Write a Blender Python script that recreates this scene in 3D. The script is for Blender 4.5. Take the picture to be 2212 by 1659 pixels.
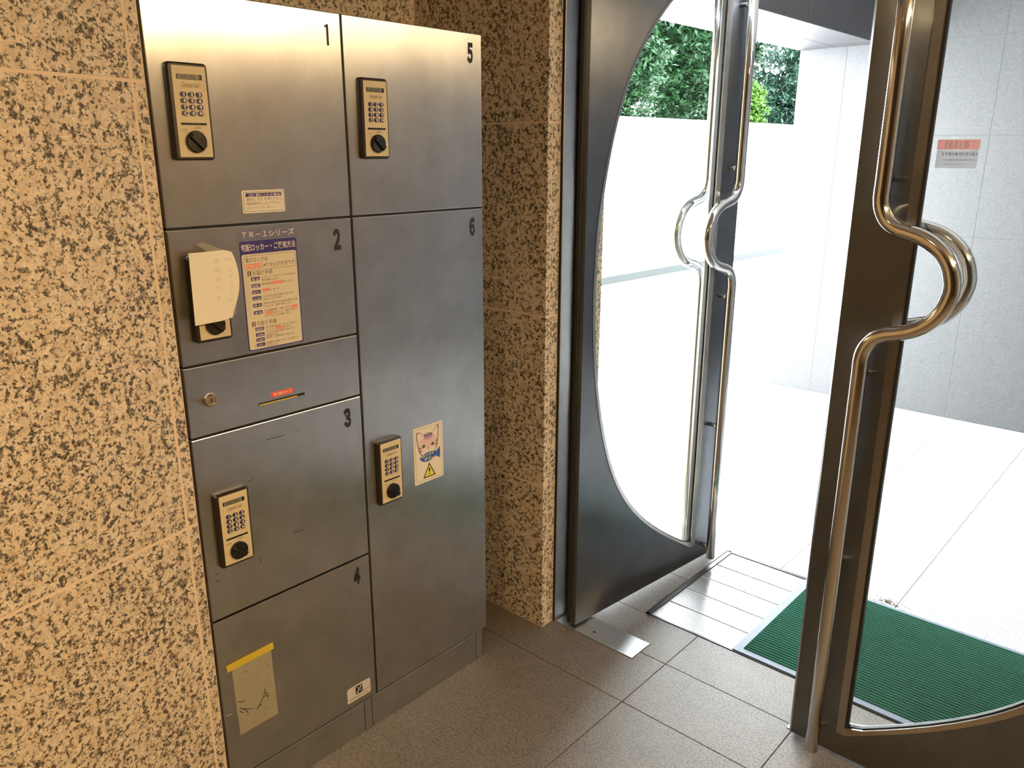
import bpy, bmesh, math, random
import numpy as np
from mathutils import Vector, Matrix
random.seed(7)
for o in list(bpy.data.objects): bpy.data.objects.remove(o)
SC = bpy.context.scene
COL = SC.collection

# ------------------------------------------------------------------ camera
CAM = Vector((1.557, 0.0, 1.56)); YAW, PIT, ROL, FPX = 0.73445, -0.28396, 0.0014, 1722.43
fw = Vector((-math.sin(YAW)*math.cos(PIT), math.cos(YAW)*math.cos(PIT), math.sin(PIT)))
r0 = Vector((math.cos(YAW), math.sin(YAW), 0)); u0 = r0.cross(fw)
rr = r0*math.cos(ROL)+u0*math.sin(ROL); uu = -r0*math.sin(ROL)+u0*math.cos(ROL)
cd = bpy.data.cameras.new('camera'); cam = bpy.data.objects.new('camera', cd); COL.objects.link(cam)
cam.matrix_world = Matrix(((rr.x, uu.x, -fw.x, CAM.x), (rr.y, uu.y, -fw.y, CAM.y), (rr.z, uu.z, -fw.z, CAM.z), (0, 0, 0, 1)))
cd.sensor_width = 36; cd.lens = FPX*36/2212; cd.clip_start = .02
SC.camera = cam

# ------------------------------------------------------------------ light and exposure
SKY_STRENGTH = 36.0
LAMP_WATTS = 22.0
LAMP_COLOR = (1.0, .72, .38)
CEIL = 2.32
SC.view_settings.view_transform = 'Standard'; SC.view_settings.look = 'None'
SC.view_settings.exposure = 0.0; SC.view_settings.gamma = 1.0; SC.view_settings.use_curve_mapping = False
SC.cycles.use_denoising = True
SC.cycles.max_bounces = 10; SC.cycles.diffuse_bounces = 5; SC.cycles.glossy_bounces = 5; SC.cycles.transparent_max_bounces = 12
SC.cycles.sample_clamp_indirect = 6.0; SC.cycles.blur_glossy = .5
wd = bpy.data.worlds.new('sky'); SC.world = wd; wd.use_nodes = True
bg = wd.node_tree.nodes['Background']; bg.inputs[0].default_value = (.87, .945, 1.0, 1); bg.inputs[1].default_value = SKY_STRENGTH

# ------------------------------------------------------------------ materials
class NT:
    def __init__(s, name):
        s.m = bpy.data.materials.new(name); s.m.use_nodes = True
        s.t = s.m.node_tree; s.b = s.t.nodes['Principled BSDF']; s.out = s.t.nodes['Material Output']
    def n(s, typ, **kw):
        nd = s.t.nodes.new('ShaderNode'+typ)
        for k, v in kw.items():
            if k.startswith('i_'):
                key = k[2:]; key = int(key) if key.isdigit() else key
                s.put(nd.inputs[key], v)
            else: setattr(nd, k, v)
        return nd
    def put(s, sock, v):
        if isinstance(v, bpy.types.NodeSocket): s.t.links.new(v, sock)
        else: sock.default_value = v
    def set(s, **kw):
        for k, v in kw.items(): s.put(s.b.inputs[k.replace('_', ' ')], v)
        return s
    def pos(s): return s.n('NewGeometry').outputs['Position']
    def noise(s, scale, detail=2, rough=.5, vec=None, out='Fac'):
        nd = s.n('TexNoise'); nd.inputs['Scale'].default_value = scale; nd.inputs['Detail'].default_value = detail
        nd.inputs['Roughness'].default_value = rough; s.t.links.new(vec or s.pos(), nd.inputs['Vector']); return nd.outputs[out]
    def ramp(s, fac, stops):
        nd = s.n('ValToRGB'); s.t.links.new(fac, nd.inputs[0]); e = nd.color_ramp.elements
        while len(e) < len(stops): e.new(.5)
        for i, (p, c) in enumerate(stops):
            e[i].position = p; e[i].color = (c, c, c, 1) if isinstance(c, (int, float)) else (*c, 1)
        return nd.outputs[0]
    def mix(s, f, a, b, blend='MIX'):
        nd = s.n('Mix', data_type='RGBA', blend_type=blend)
        s.put(nd.inputs[0], f)
        for i, v in ((6, a), (7, b)): s.put(nd.inputs[i], (*v, 1) if isinstance(v, tuple) and len(v) == 3 else v)
        return nd.outputs[2]
    def math(s, op, a, b=0.0):
        nd = s.n('Math', operation=op); s.put(nd.inputs[0], a); s.put(nd.inputs[1], b); return nd.outputs[0]
    def bump(s, h, strength=.2, dist=.001):
        nd = s.n('Bump'); nd.inputs['Strength'].default_value = strength; nd.inputs['Distance'].default_value = dist
        s.t.links.new(h, nd.inputs['Height']); s.t.links.new(nd.outputs[0], s.b.inputs['Normal'])

def c3(r, g, b):
    f = lambda v: (v/255/12.92) if v/255 <= .04045 else ((v/255+.055)/1.055)**2.4
    return (f(r), f(g), f(b))
def c4(c): return (*c, 1)
def plain(name, col, rough=.5, metal=0.0, **kw):
    s = NT(name); s.set(Base_Color=c4(col), Roughness=rough, Metallic=metal, **kw); return s.m

def granite(name, base_a, base_b, mid, dark, scale=1.0, rough=.45, bump=.15, thr=.56, spec=.5, ior=1.5):
    s = NT(name)
    cl = s.noise(10*scale, 2); big = s.noise(78*scale, 4, .6); small = s.noise(190*scale, 3, .6); tone = s.noise(40*scale, 3)
    v = s.n('TexVoronoi'); v.inputs['Scale'].default_value = 210*scale; s.t.links.new(s.pos(), v.inputs['Vector'])
    vv = s.n('SeparateColor'); s.t.links.new(v.outputs['Color'], vv.inputs[0])
    bigc = s.math('ADD', big, s.math('MULTIPLY', s.math('SUBTRACT', cl, .5), .14))
    bigc = s.math('ADD', bigc, s.math('MULTIPLY', s.math('SUBTRACT', vv.outputs[0], .5), .16))
    base = s.mix(s.ramp(tone, [(.35, 0.0), (.65, 1.0)]), base_a, base_b)
    base = s.mix(.5, base, s.mix(1.0, base, s.ramp(vv.outputs[1], [(0, .65), (1, 1.2)]), 'MULTIPLY'))
    f1 = s.ramp(bigc, [(thr-.035, 0.0), (thr+.02, 1.0)])
    col = s.mix(s.math('MULTIPLY', f1, .88), base, s.mix(s.ramp(vv.outputs[2], [(.35, 0.0), (.9, 1.0)]), mid, dark))
    f2 = s.ramp(s.math('ADD', small, s.math('MULTIPLY', s.math('SUBTRACT', bigc, .5), .75)), [(.595, 0.0), (.635, 1.0)])
    col = s.mix(s.math('MULTIPLY', f2, .92), col, dark)
    s.set(Base_Color=col, Roughness=rough, Specular_IOR_Level=spec, IOR=ior)
    s.bump(small, bump, .0015)
    return s.m

GRANITE = granite('granite_panel_material', (.66, .51, .34), (.77, .64, .47), (.25, .195, .12), (.04, .03, .02), scale=1.12, thr=.55)
FLOORG = granite('granite_floor_material', (.145, .116, .088), (.172, .140, .108), (.088, .070, .051), (.035, .028, .021), scale=2.0, rough=.40, bump=1.0, thr=.54, spec=.85, ior=1.5)
OUTG = granite('granite_grey_material', (.054, .052, .0545), (.066, .0635, .066), (.042, .04, .042), (.028, .027, .0285), scale=1.9, rough=.5, bump=.1, thr=.56)
OUTF = granite('paving_granite_material', (.50, .49, .47), (.56, .55, .53), (.36, .35, .34), (.16, .155, .15), scale=2.0, rough=.5, bump=.25, thr=.57)
GROUT = plain('grout_material', (.78, .60, .42), .9)
GROUTF = plain('floor_grout_material', (.07, .06, .052), .9)
GROUTO = plain('light_grout_material', (.085, .083, .084), .9)
GROUTP = plain('paving_grout_material', (.30, .29, .28), .9)
SOFFIT = plain('porch_ceiling_material', (.62, .61, .60), .8)
WHITEW = NT('parapet_paint_material'); WHITEW.set(Base_Color=WHITEW.mix(WHITEW.noise(3, 4), (.60, .595, .575), (.68, .675, .66)), Roughness=.8); WHITEW = WHITEW.m
CEILM = plain('ceiling_material', (.55, .50, .44), .9)
CONC = NT('concrete_material'); CONC.set(Base_Color=CONC.mix(CONC.noise(6, 5), (.52, .52, .50), (.60, .59, .58)), Roughness=.85); CONC = CONC.m

def brushed(name, col, rough, aniso, streak=.25):
    s = NT(name)
    mp = s.n('Mapping'); mp.inputs['Scale'].default_value = (900, 900, 6); s.t.links.new(s.pos(), mp.inputs[0])
    st = s.noise(1.0, 2, .5, mp.outputs[0]); sm = s.noise(5.0, 4, .6)
    g = s.n('NewGeometry'); cr = s.n('VectorMath', operation='CROSS_PRODUCT'); s.t.links.new(g.outputs['Normal'], cr.inputs[0]); cr.inputs[1].default_value = (0, 0, 1)
    s.set(Metallic=1.0, Roughness=s.math('ADD', rough-.05, s.math('MULTIPLY', sm, .10)), Anisotropic=aniso, Tangent=cr.outputs[0],
          Base_Color=s.mix(1.0, s.mix(s.math('MULTIPLY', st, streak), col, tuple(c*.75 for c in col)), s.ramp(s.noise(9.0, 4, .6), [(.3, .86), (.7, 1.06)]), 'MULTIPLY'))
    return s.m
STEEL = brushed('brushed_steel_material', (.63, .63, .63), .32, 1.0)
DOORST = brushed('door_steel_material', (.235, .25, .28), .36, 1.0)
JAMB = brushed('door_post_steel_material', (.70, .69, .69), .42, .2)
BEAD = brushed('door_bead_steel_material', (.42, .40, .385), .30, .4)
CHROME = plain('polished_steel_material', (.72, .70, .68), .085, 1.0)
PLATE = plain('floor_plate_steel_material', (.50, .50, .50), .38, 1.0)
ALU = plain('grating_aluminium_material', (.60, .60, .60), .35, 1.0)
RAIL = plain('grating_rail_material', (.10, .10, .105), .4, 1.0)
BLACK = plain('black_gap_material', (.006, .005, .004), .7)
RUBBER = plain('black_rubber_material', (.012, .011, .010), .55)
HOUS = plain('keypad_brown_plastic_material', (.022, .013, .008), .32)
CREAM = plain('keypad_cream_material', (.66, .54, .33), .5)
KNOB = plain('knob_black_material', (.008, .007, .006), .22)
NAVY = plain('navy_print_material', c3(52, 40, 110), .4)
NAVYB = plain('button_navy_material', c3(48, 40, 80), .35)
WHITEP = plain('white_print_material', (.80, .78, .75), .5)
INK = plain('black_print_material', (.012, .010, .010), .5)
INKBR = plain('brown_print_material', (.13, .085, .055), .6)
LCD = plain('display_grey_material', (.20, .19, .14), .25)
REDP = plain('red_print_material', (.80, .09, .06), .45)
ORANGE = plain('orange_print_material', (.82, .26, .16), .5)
STICK = plain('sticker_cream_material', (.70, .60, .42), .45)
STICK2 = plain('sticker_pale_material', (.80, .72, .58), .4)
PAPER = plain('paper_material', (.80, .74, .60), .75)
PENCIL = plain('pencil_material', (.50, .45, .36), .8)
TITLEG = plain('title_grey_blue_material', c3(108, 104, 128), .4)
YTAPE = plain('yellow_tape_material', (.62, .45, .04), .45)
CARD = NT('card_grey_material'); CARD.set(Base_Color=CARD.mix(CARD.noise(20, 4), (.30, .26, .18), (.36, .31, .22)), Roughness=.45); CARD = CARD.m
CLEAR = plain('clear_tape_material', (.6, .55, .42), .15, 0.0, Alpha=.25)
GREEN = NT('mat_green_material'); GREEN.set(Base_Color=GREEN.mix(GREEN.noise(160, 3), (.0045, .066, .040), (.0115, .12, .075)), Roughness=.9); GREEN.bump(GREEN.noise(900, 2), .5, .002); GREEN = GREEN.m
MATB = plain('mat_border_material', (.16, .18, .22), .55)
FUR = plain('cat_fur_print_material', c3(226, 192, 186), .5); FURP = plain('cat_stripe_print_material', c3(120, 78, 120), .5)
NOSE = plain('cat_nose_print_material', c3(196, 120, 100), .5); FISH = plain('fish_blue_print_material', c3(48, 80, 160), .45)
LEMON = plain('yellow_print_material', c3(226, 214, 60), .45); EYE = plain('cat_eye_print_material', c3(90, 120, 70), .4)
CYLM = plain('lock_cylinder_material', (.55, .53, .48), .25, 1.0)
LENS = NT('lamp_lens_material'); LENS.set(Base_Color=(1, .9, .7, 1), Emission_Color=(1, .75, .42, 1), Emission_Strength=6.0); LENS = LENS.m
BAR = NT('lamp_diffuser_material'); BAR.set(Base_Color=(.9, .85, .75, 1), Emission_Color=(*LAMP_COLOR, 1), Emission_Strength=115.0); BAR = BAR.m
DARKW = plain('dimmed_lobby_wall_material', (.075, .055, .04), .6)  # low albedo for the unseen walls, so the lobby reflects as dim
def glassm(name, tint):
    s = NT(name); tr = s.n('BsdfTransparent'); tr.inputs[0].default_value = (*tint, 1)
    gl = s.n('BsdfGlossy'); gl.inputs['Roughness'].default_value = .01
    lw = s.n('LayerWeight'); lw.inputs[0].default_value = .5; fr = s.n('Math', operation='MULTIPLY_ADD'); s.t.links.new(s.math('POWER', lw.outputs['Facing'], 5.0), fr.inputs[0]); fr.inputs[1].default_value = .96; fr.inputs[2].default_value = .035
    mx = s.n('MixShader'); s.t.links.new(fr.outputs[0], mx.inputs[0]); s.t.links.new(tr.outputs[0], mx.inputs[1]); s.t.links.new(gl.outputs[0], mx.inputs[2])
    s.t.links.new(mx.outputs[0], s.out.inputs[0]); return s.m
GLASS = glassm('door_glass_material', (.955, .975, .965))
def translucent(name, col):
    s = NT(name); d = s.n('BsdfDiffuse'); d.inputs[0].default_value = c4(col); t = s.n('BsdfTranslucent'); t.inputs[0].default_value = c4(col)
    m = s.n('MixShader'); m.inputs[0].default_value = .8; s.t.links.new(d.outputs[0], m.inputs[1]); s.t.links.new(t.outputs[0], m.inputs[2])
    s.t.links.new(m.outputs[0], s.out.inputs[0]); return s.m
GSTW = translucent('glass_sticker_white_material', (.86, .88, .92)); GSTR = translucent('glass_sticker_red_material', (.86, .56, .54)); GSTI = translucent('glass_sticker_ink_material', (.66, .70, .76))
def leafm(name, a, b, c, sc=3.0):
    s = NT(name); col = s.mix(s.ramp(s.noise(sc, 3), [(.35, 0.0), (.65, 1.0)]), a, b); col = s.mix(s.ramp(s.noise(60, 1), [(.55, 0.0), (.7, 1.0)]), col, c)
    s.set(Base_Color=col, Roughness=.5, Specular_IOR_Level=.2); return s.m
LEAF1 = leafm('broadleaf_material', (.0045, .019, .005), (.009, .038, .009), (.021, .065, .019))
LEAF2 = leafm('bright_leaf_material', (.014, .05, .004), (.028, .08, .006), (.06, .095, .013))
LEAF3 = leafm('needle_material', (.0022, .013, .0065), (.0045, .023, .012), (.0095, .033, .019))
BARK = plain('bark_material', (.075, .058, .045), .9)
LITTER = plain('leaf_litter_material', (.12, .07, .035), .9)

# ------------------------------------------------------------------ builders
def wpos(o):
    v = Vector((0, 0, 0))
    while o is not None: v = v+o.location; o = o.parent
    return v
class MB:
    def __init__(s): s.v = []; s.f = []; s.m = []; s.cur = 0
    def mat(s, i): s.cur = i; return s
    def face(s, pts):
        k = len(s.v); s.v += [tuple(p) for p in pts]; s.f.append(tuple(range(k, k+len(pts)))); s.m.append(s.cur)
    def grid(s, rows, closed=False):
        k = len(s.v); n = len(rows[0])
        for r in rows: s.v += [tuple(p) for p in r]
        for i in range(len(rows)-1):
            for j in range(n if closed else n-1):
                a = k+i*n+j; b = k+i*n+(j+1) % n
                s.f.append((a, b, b+n, a+n)); s.m.append(s.cur)
        return k
    def box(s, a, b):
        (x0, y0, z0), (x1, y1, z1) = a, b; k = len(s.v)
        s.v += [(x0, y0, z0), (x1, y0, z0), (x1, y1, z0), (x0, y1, z0), (x0, y0, z1), (x1, y0, z1), (x1, y1, z1), (x0, y1, z1)]
        for q in ((0, 3, 2, 1), (4, 5, 6, 7), (0, 1, 5, 4), (1, 2, 6, 5), (2, 3, 7, 6), (3, 0, 4, 7)):
            s.f.append(tuple(k+i for i in q)); s.m.append(s.cur)
        return s
    def prism(s, poly, fn, h0, h1):
        k = len(s.v); n = len(poly)
        s.v += [tuple(fn(a, b, h0)) for a, b in poly]+[tuple(fn(a, b, h1)) for a, b in poly]
        s.f.append(tuple(range(k, k+n))[::-1]); s.f.append(tuple(range(k+n, k+2*n))); s.m += [s.cur]*2
        for i in range(n):
            j = (i+1) % n; s.f.append((k+i, k+j, k+n+j, k+n+i)); s.m.append(s.cur)
        return s
    def tube(s, path, r, n=12, caps=True, taper=None):
        P = [Vector(p) for p in path]; rows = []; ref = None
        for i, p in enumerate(P):
            t = (P[min(i+1, len(P)-1)]-P[max(i-1, 0)]).normalized()
            if ref is None:
                ref = t.cross(Vector((0, 0, 1)) if abs(t.z) < .9 else Vector((1, 0, 0))).normalized()
            ref = (ref-t*ref.dot(t)).normalized(); b = t.cross(ref)
            q = r*(taper[i] if taper else 1)
            rows.append([p+(ref*math.cos(2*math.pi*j/n)+b*math.sin(2*math.pi*j/n))*q for j in range(n)])
        k = s.grid(rows, True)
        if caps:
            m = len(rows)
            s.f.append(tuple(k+j for j in range(n))[::-1]); s.f.append(tuple(k+(m-1)*n+j for j in range(n))); s.m += [s.cur]*2
        return s
    def text(s, body, fn, a, b, size, h, xs=1.0, bold=0.0, align='LEFT', shear=0.0, width=None, rot=0.0):
        v, f = glyphs(body, bold)
        if not v: return s
        mx = max(p[0] for p in v); mn = min(p[0] for p in v)
        if width: xs = width/((mx-mn)*size)
        off = -mn if align == 'LEFT' else (-(mx+mn)/2 if align == 'CENTER' else -mx)
        k = len(s.v)
        for x, y in v:
            p = (x+off)*size*xs+shear*y*size; q = y*size
            if rot: p, q = p*math.cos(rot)-q*math.sin(rot), p*math.sin(rot)+q*math.cos(rot)
            s.v.append(tuple(fn(a+p, b+q, h)))
        for q in f: s.f.append(tuple(k+i for i in q)); s.m.append(s.cur)
        return s
    def build(s, name, mats, parent=None, loc=None, smooth=False, bevel=0.0, recalc=True, seg=1):
        me = bpy.data.meshes.new(name)
        org = Vector(loc) if loc is not None else Vector((0, 0, 0))
        base = (wpos(parent) if parent else Vector((0, 0, 0)))+org
        me.from_pydata([(x-base.x, y-base.y, z-base.z) for x, y, z in s.v], [], s.f)
        for m in (mats if isinstance(mats, (list, tuple)) else [mats]): me.materials.append(m)
        for i, p in enumerate(me.polygons): p.material_index = s.m[i]; p.use_smooth = smooth
        if recalc:
            bm = bmesh.new(); bm.from_mesh(me); bmesh.ops.recalc_face_normals(bm, faces=bm.faces); bm.to_mesh(me); bm.free()
        o = bpy.data.objects.new(name, me); COL.objects.link(o); o.location = org
        if parent: o.parent = parent
        if bevel:
            md = o.modifiers.new('edge', 'BEVEL'); md.width = bevel; md.segments = seg; md.limit_method = 'ANGLE'; md.angle_limit = math.radians(40)
        return o
_gl = {}
def glyphs(body, bold):
    key = (body, bold)
    if key not in _gl:
        cu = bpy.data.curves.new('lettering', 'FONT'); cu.body = body; cu.size = 1; cu.offset = bold; cu.resolution_u = 2; cu.fill_mode = 'FRONT'
        ob = bpy.data.objects.new('lettering', cu); me = bpy.data.meshes.new_from_object(ob)
        _gl[key] = ([(v.co.x, v.co.y) for v in me.vertices], [tuple(p.vertices) for p in me.polygons])
        bpy.data.objects.remove(ob); bpy.data.meshes.remove(me); bpy.data.curves.remove(cu)
    return _gl[key]
def rrect(a0, b0, a1, b1, r, n=4):
    out = []
    for (ca, cb, t) in ((a1-r, b0+r, -90), (a1-r, b1-r, 0), (a0+r, b1-r, 90), (a0+r, b0+r, 180)):
        for i in range(n+1):
            w = math.radians(t+90*i/n); out.append((ca+r*math.cos(w), cb+r*math.sin(w)))
    return out
def ngon(ca, cb, ra, rb=None, n=20, ph=0.0):
    rb = rb or ra; return [(ca+ra*math.cos(2*math.pi*i/n+ph), cb+rb*math.sin(2*math.pi*i/n+ph)) for i in range(n)]
def ring(mb, outer, inner, fn, h0, h1):
    n = len(outer)
    mb.grid([[fn(*p, h0) for p in outer], [fn(*p, h1) for p in outer], [fn(*p, h1) for p in inner], [fn(*p, h0) for p in inner]], True)
def tag(o, label=None, cat=None, group=None, kind=None):
    if label: o['label'] = label
    if cat: o['category'] = cat
    if group: o['group'] = group
    if kind: o['kind'] = kind
    return o
def empty(name, loc):
    o = bpy.data.objects.new(name, None); COL.objects.link(o); o.location = loc; o.empty_display_size = .05; return o
FX = lambda a, b, h: (h, a, b)            # locker front: a = y, b = z, h = distance out of the doors

# ------------------------------------------------------------------ floor and paving
T = .4205; GAP = .0011
fl = MB()
fl.box((-.7, -3.2, -.12), (4.8, 1.944, -.003))
floor = fl.build('floor', GROUTF); tag(floor, 'brown speckled granite tile floor inside the lobby', 'floor', kind='structure')
XL = [-.383, .4595, .883, 1.3035, 1.724, 2.1445, 2.565]
YL = [-.401, .0195, .44, .8605, 1.702, 1.944]
def tiles(xs, ys, parent, mat, top=0.0, name='floor_tile', skip=None):
    cache = {}
    for i in range(len(xs)-1):
        for j in range(len(ys)-1):
            if skip and skip(i, j): continue
            w, d = xs[i+1]-xs[i], ys[j+1]-ys[j]; key = (round(w, 4), round(d, 4))
            x, y = (xs[i]+xs[i+1])/2, (ys[j]+ys[j+1])/2
            P = wpos(parent)
            if key not in cache:
                m = MB(); m.box((-w/2+GAP+P.x, -d/2+GAP+P.y, -.012+P.z), (w/2-GAP+P.x, d/2-GAP+P.y, P.z))
                o = m.build(name, mat, parent, bevel=.0008); cache[key] = o
            else:
                o = cache[key].copy(); COL.objects.link(o)
            o.location = (x-P.x, y-P.y, top-P.z)
tiles(XL, YL, floor, FLOORG)
m = MB(); m.box((-.7, -3.2, -.02), (4.8, -.401, 0)); m.box((2.565, -.401, -.02), (4.8, 1.944, 0)); m.box((-.7, -.401, -.02), (-.383, 1.944, 0))
m.build('floor_slab', FLOORG, floor)

po = MB(); po.box((-.75, 1.944, -.12), (3.4, 5.25, -.003))
porch = po.build('porch_floor', GROUTP); tag(porch, 'pale granite paving under the entrance porch', 'floor', kind='structure')
XO = [-.79, -.369, .0515, .472, .892, 1.3125, 1.733, 2.1535, 2.574]
tiles([.0385, .4595, .883, 1.3035, 1.724], [1.944, 2.148], porch, FLOORG)
tiles([-.383, .0385, .248], [2.148, 2.45, 2.768], porch, FLOORG)
tiles(XO, [2.768, 3.204, 3.622, 4.04, 4.46, 4.88, 5.21], porch, OUTF)
gm = MB(); gm.box((-4.4, 1.9, -.13), (-.75, 16, -.004)); gm.box((-.75, 5.25, -.13), (6, 16, -.004))
ground = gm.build('ground_outside', CONC); tag(ground, 'pale concrete yard between the porch and the white boundary wall', 'ground', kind='structure')

# entrance grating set into the floor
gr = empty('entrance_grating', (.9, 2.45, 0)); tag(gr, 'ribbed aluminium mat well sunk in the floor under the green mat', 'floor grating')
G0, G1, H0, H1 = .252, 1.56, 2.151, 2.762
m = MB()
for a, b in (((G0, H0, -.01), (G0+.016, H1, .0015)), ((G1-.016, H0, -.01), (G1, H1, .0015)), ((G0, H0, -.01), (G1, H0+.008, .0015)), ((G0, H1-.008, -.01), (G1, H1, .0015))): m.box(a, b)
m.build('frame_rail', RAIL, gr)
m = MB(); m.box((G0+.016, H0+.008, -.011), (G1-.016, H1-.008, -.0095)); m.build('well_bottom', BLACK, gr)
nst = 5; sd = (H1-H0-.016-.008)/nst
for k in range(nst):
    y0 = H0+.010+k*(sd+.0008); m = MB(); x0, x1 = G0+.021, G1-.021
    m.box((x0, y0, -.0095), (x1, y0+sd-.002, -.004))
    q = int((sd-.002)/.0074)
    for i in range(q):
        y = y0+.0012+i*.0074; m.box((x0, y, -.004), (x1, y+.0046, -.0005))
    m.build('tread_plate', ALU, gr)

# green mat
mt = empty('door_mat', (1.04, 2.46, 0)); tag(mt, 'green ribbed entrance mat with a grey rubber border', 'door mat')
X0, X1, Y0, Y1 = .580, 1.50, 2.156, 2.764
m = MB(); outer = [(X0, Y0), (X1, Y0), (X1, Y1), (X0, Y1)]; i_ = .027; inner = [(X0+i_, Y0+i_*.85), (X1-i_, Y0+i_*.85), (X1-i_, Y1-i_*.6), (X0+i_, Y1-i_*.6)]
ring(m, outer, inner, lambda a, b, h: (a, b, h), .0016, .0050); m.box((X0+.003, Y0+.003, .0017), (X1-.003, Y1-.003, .0034))
m.build('rubber_border', MATB, mt)
m = MB(); y = inner[0][1]+.001
while y < inner[2][1]-.009:
    rows = []
    for (dy, z) in ((0, .0034), (.001, .0085), (.0043, .0105), (.0076, .0085), (.0086, .0034)):
        rows.append([(inner[0][0]+.001, y+dy, z), (inner[1][0]-.001, y+dy, z)])
    m.grid(rows); y += .0136
o = m.build('ribbed_pile', GREEN, mt, recalc=False); o['kind'] = 'stuff'
# leaf litter behind the mat
m = MB(); rnd = random.Random(3)
for i in range(60):
    x, y = .86+rnd.gauss(0, .03), 2.795+rnd.gauss(0, .012); a = rnd.random()*6.3; L = .004+.008*rnd.random(); w = .0016
    m.face([(x+L*math.cos(a), y+L*math.sin(a), .0022), (x+w*math.sin(a), y-w*math.cos(a), .003), (x-L*math.cos(a), y-L*math.sin(a), .0015), (x-w*math.sin(a), y+w*math.cos(a), .003)])
tag(m.build('leaf_litter', LITTER, recalc=False), 'scrap of dry brown leaf litter behind the green mat', 'leaf litter', kind='stuff')

# floor spring cover and strike plate
m = MB(); m.prism([(.052, 1.895), (.365, 1.895), (.365, 2.0), (.052, 2.0)], lambda a, b, h: (a, b, h), .0005, .0032)
fp = m.build('floor_spring_cover', PLATE, bevel=.001); tag(fp, 'flat steel pivot cover plate under the open door', 'floor plate')
m = MB(); m.prism(ngon(.19, 1.93, .005, n=10), lambda a, b, h: (a, b, h), .0032, .0038); m.build('screw', BLACK, fp)
m = MB(); m.prism([(.868, 1.921), (.905, 1.921), (.905, 1.957), (.868, 1.957)], lambda a, b, h: (a, b, h), .0005, .0024)
tag(m.build('floor_strike_plate', PLATE), 'small square bright metal plate by the closed door edge', 'floor plate')

# ------------------------------------------------------------------ walls
def panels(parent, mat, fn, As, Bs, thick=.02, gap=.0025, name='granite_panel'):
    for i in range(len(As)-1):
        for j in range(len(Bs)-1):
            m = MB(); m.prism([(As[i]+gap, Bs[j]+gap), (As[i+1]-gap, Bs[j]+gap), (As[i+1]-gap, Bs[j+1]-gap), (As[i]+gap, Bs[j+1]-gap)], fn, -thick, 0)
            m.build(name, mat, parent, bevel=.0012)
# wall beside the lockers, turned 14 degrees towards the room
B = .24; WD = Vector((-math.sin(B), math.cos(B), 0)); WN = Vector((math.cos(B), math.sin(B), 0)); WP = Vector((.003, .712, 0))
def FW(a, b, h): p = WP+WD*a+WN*h; return (p.x, p.y, b)
m = MB(); m.prism([(-3.9, 0), (-.0015, 0), (-.0015, CEIL), (-3.9, CEIL)], FW, -.16, -.0008)
wl = m.build('wall_left', GROUT); tag(wl, 'speckled cream granite wall beside the lockers', 'wall', kind='structure')
panels(wl, GRANITE, FW, [-3.9, -2.7, -1.5, -.0295, .0], [0, .788, 1.6825, CEIL], gap=.0028)
# niche behind the lockers
m = MB(); m.box((-.62, .55, 0), (-.519, 1.834, CEIL)); m.box((-.62, .6, 0), (-.03, .70, CEIL))
wn = m.build('wall_niche', GROUT); tag(wn, 'granite wall behind and above the lockers', 'wall', kind='structure')
panels(wn, GRANITE, lambda a, b, h: (-.518+h, a, b), [.70, 1.27, 1.834], [0, .519, 1.076, 1.64, CEIL])
# pier between lockers and door
m = MB(); m.box((-.62, 1.836, 0), (.0368, 2.0, CEIL))
wb = m.build('wall_back', GROUT); tag(wb, 'granite pier between the lockers and the door frame', 'wall', kind='structure')
ZJ = [0, .519, 1.076, 1.64, CEIL]
panels(wb, GRANITE, lambda a, b, h: (a, 1.8351-h, b), [-.516, .0376+.002], ZJ, thick=.02)
panels(wb, GRANITE, lambda a, b, h: (.0376+h, a, b), [1.8545, 1.8935+.002], ZJ, thick=.03, gap=.002)
# front wall on the hinge side of the closed leaf, and the wall above both leaves
m = MB(); m.box((1.755, 1.9, 0), (4.8, 2.1, CEIL)); m.box((.04, 1.88, 2.262), (1.755, 2.04, CEIL+.3)); m.box((-.7, 2.001, 0), (.036, 2.12, 2.6))
wf = m.build('wall_front', GRANITE); tag(wf, 'granite wall around the entrance doors', 'wall', kind='structure')
m = MB(); m.box((4.7, -3.2, 0), (4.8, 2.1, CEIL)); wr = m.build('wall_right', DARKW); tag(wr, 'unseen wall across the lobby facing the lockers, coloured dark for dim reflections', 'wall', kind='structure')
m = MB(); m.box((.6, -3.2, 0), (4.8, -3.1, CEIL)); w_ = m.build('wall_rear', DARKW); tag(w_, 'unseen wall at the inner end of the lobby, coloured dark for dim reflections', 'wall', kind='structure')
m = MB(); m.box((-.75, -3.2, CEIL), (4.8, 2.1, CEIL+.1)); ce = m.build('ceiling', CEILM); tag(ce, 'plain beige lobby ceiling', 'ceiling', kind='structure')

# door frame
m = MB(); m.box((.0370, 1.897, 0), (.0455, 1.958, CEIL)); jb = m.build('trim_1', JAMB, bevel=.001); tag(jb, 'brushed steel door post against the granite pier', 'door frame', kind='structure')
m = MB(); m.box((.0372, 1.8938, 0), (.0432, 1.8972, CEIL)); m.build('sealant_joint', BLACK, jb)
m = MB(); m.box((.0370, 1.958, 0), (.0560, 1.972, CEIL)); m.build('door_stop', RUBBER, jb)
m = MB(); m.box((1.70, 1.897, 0), (1.75, 1.985, CEIL)); jb = m.build('trim_2', JAMB, bevel=.002); tag(jb, 'brushed steel door post behind the closed leaf', 'door frame', kind='structure')
m = MB(); m.box((1.692, 1.91, 0), (1.70, 1.975, 2.25)); m.build('door_seal', RUBBER, jb)

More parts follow.
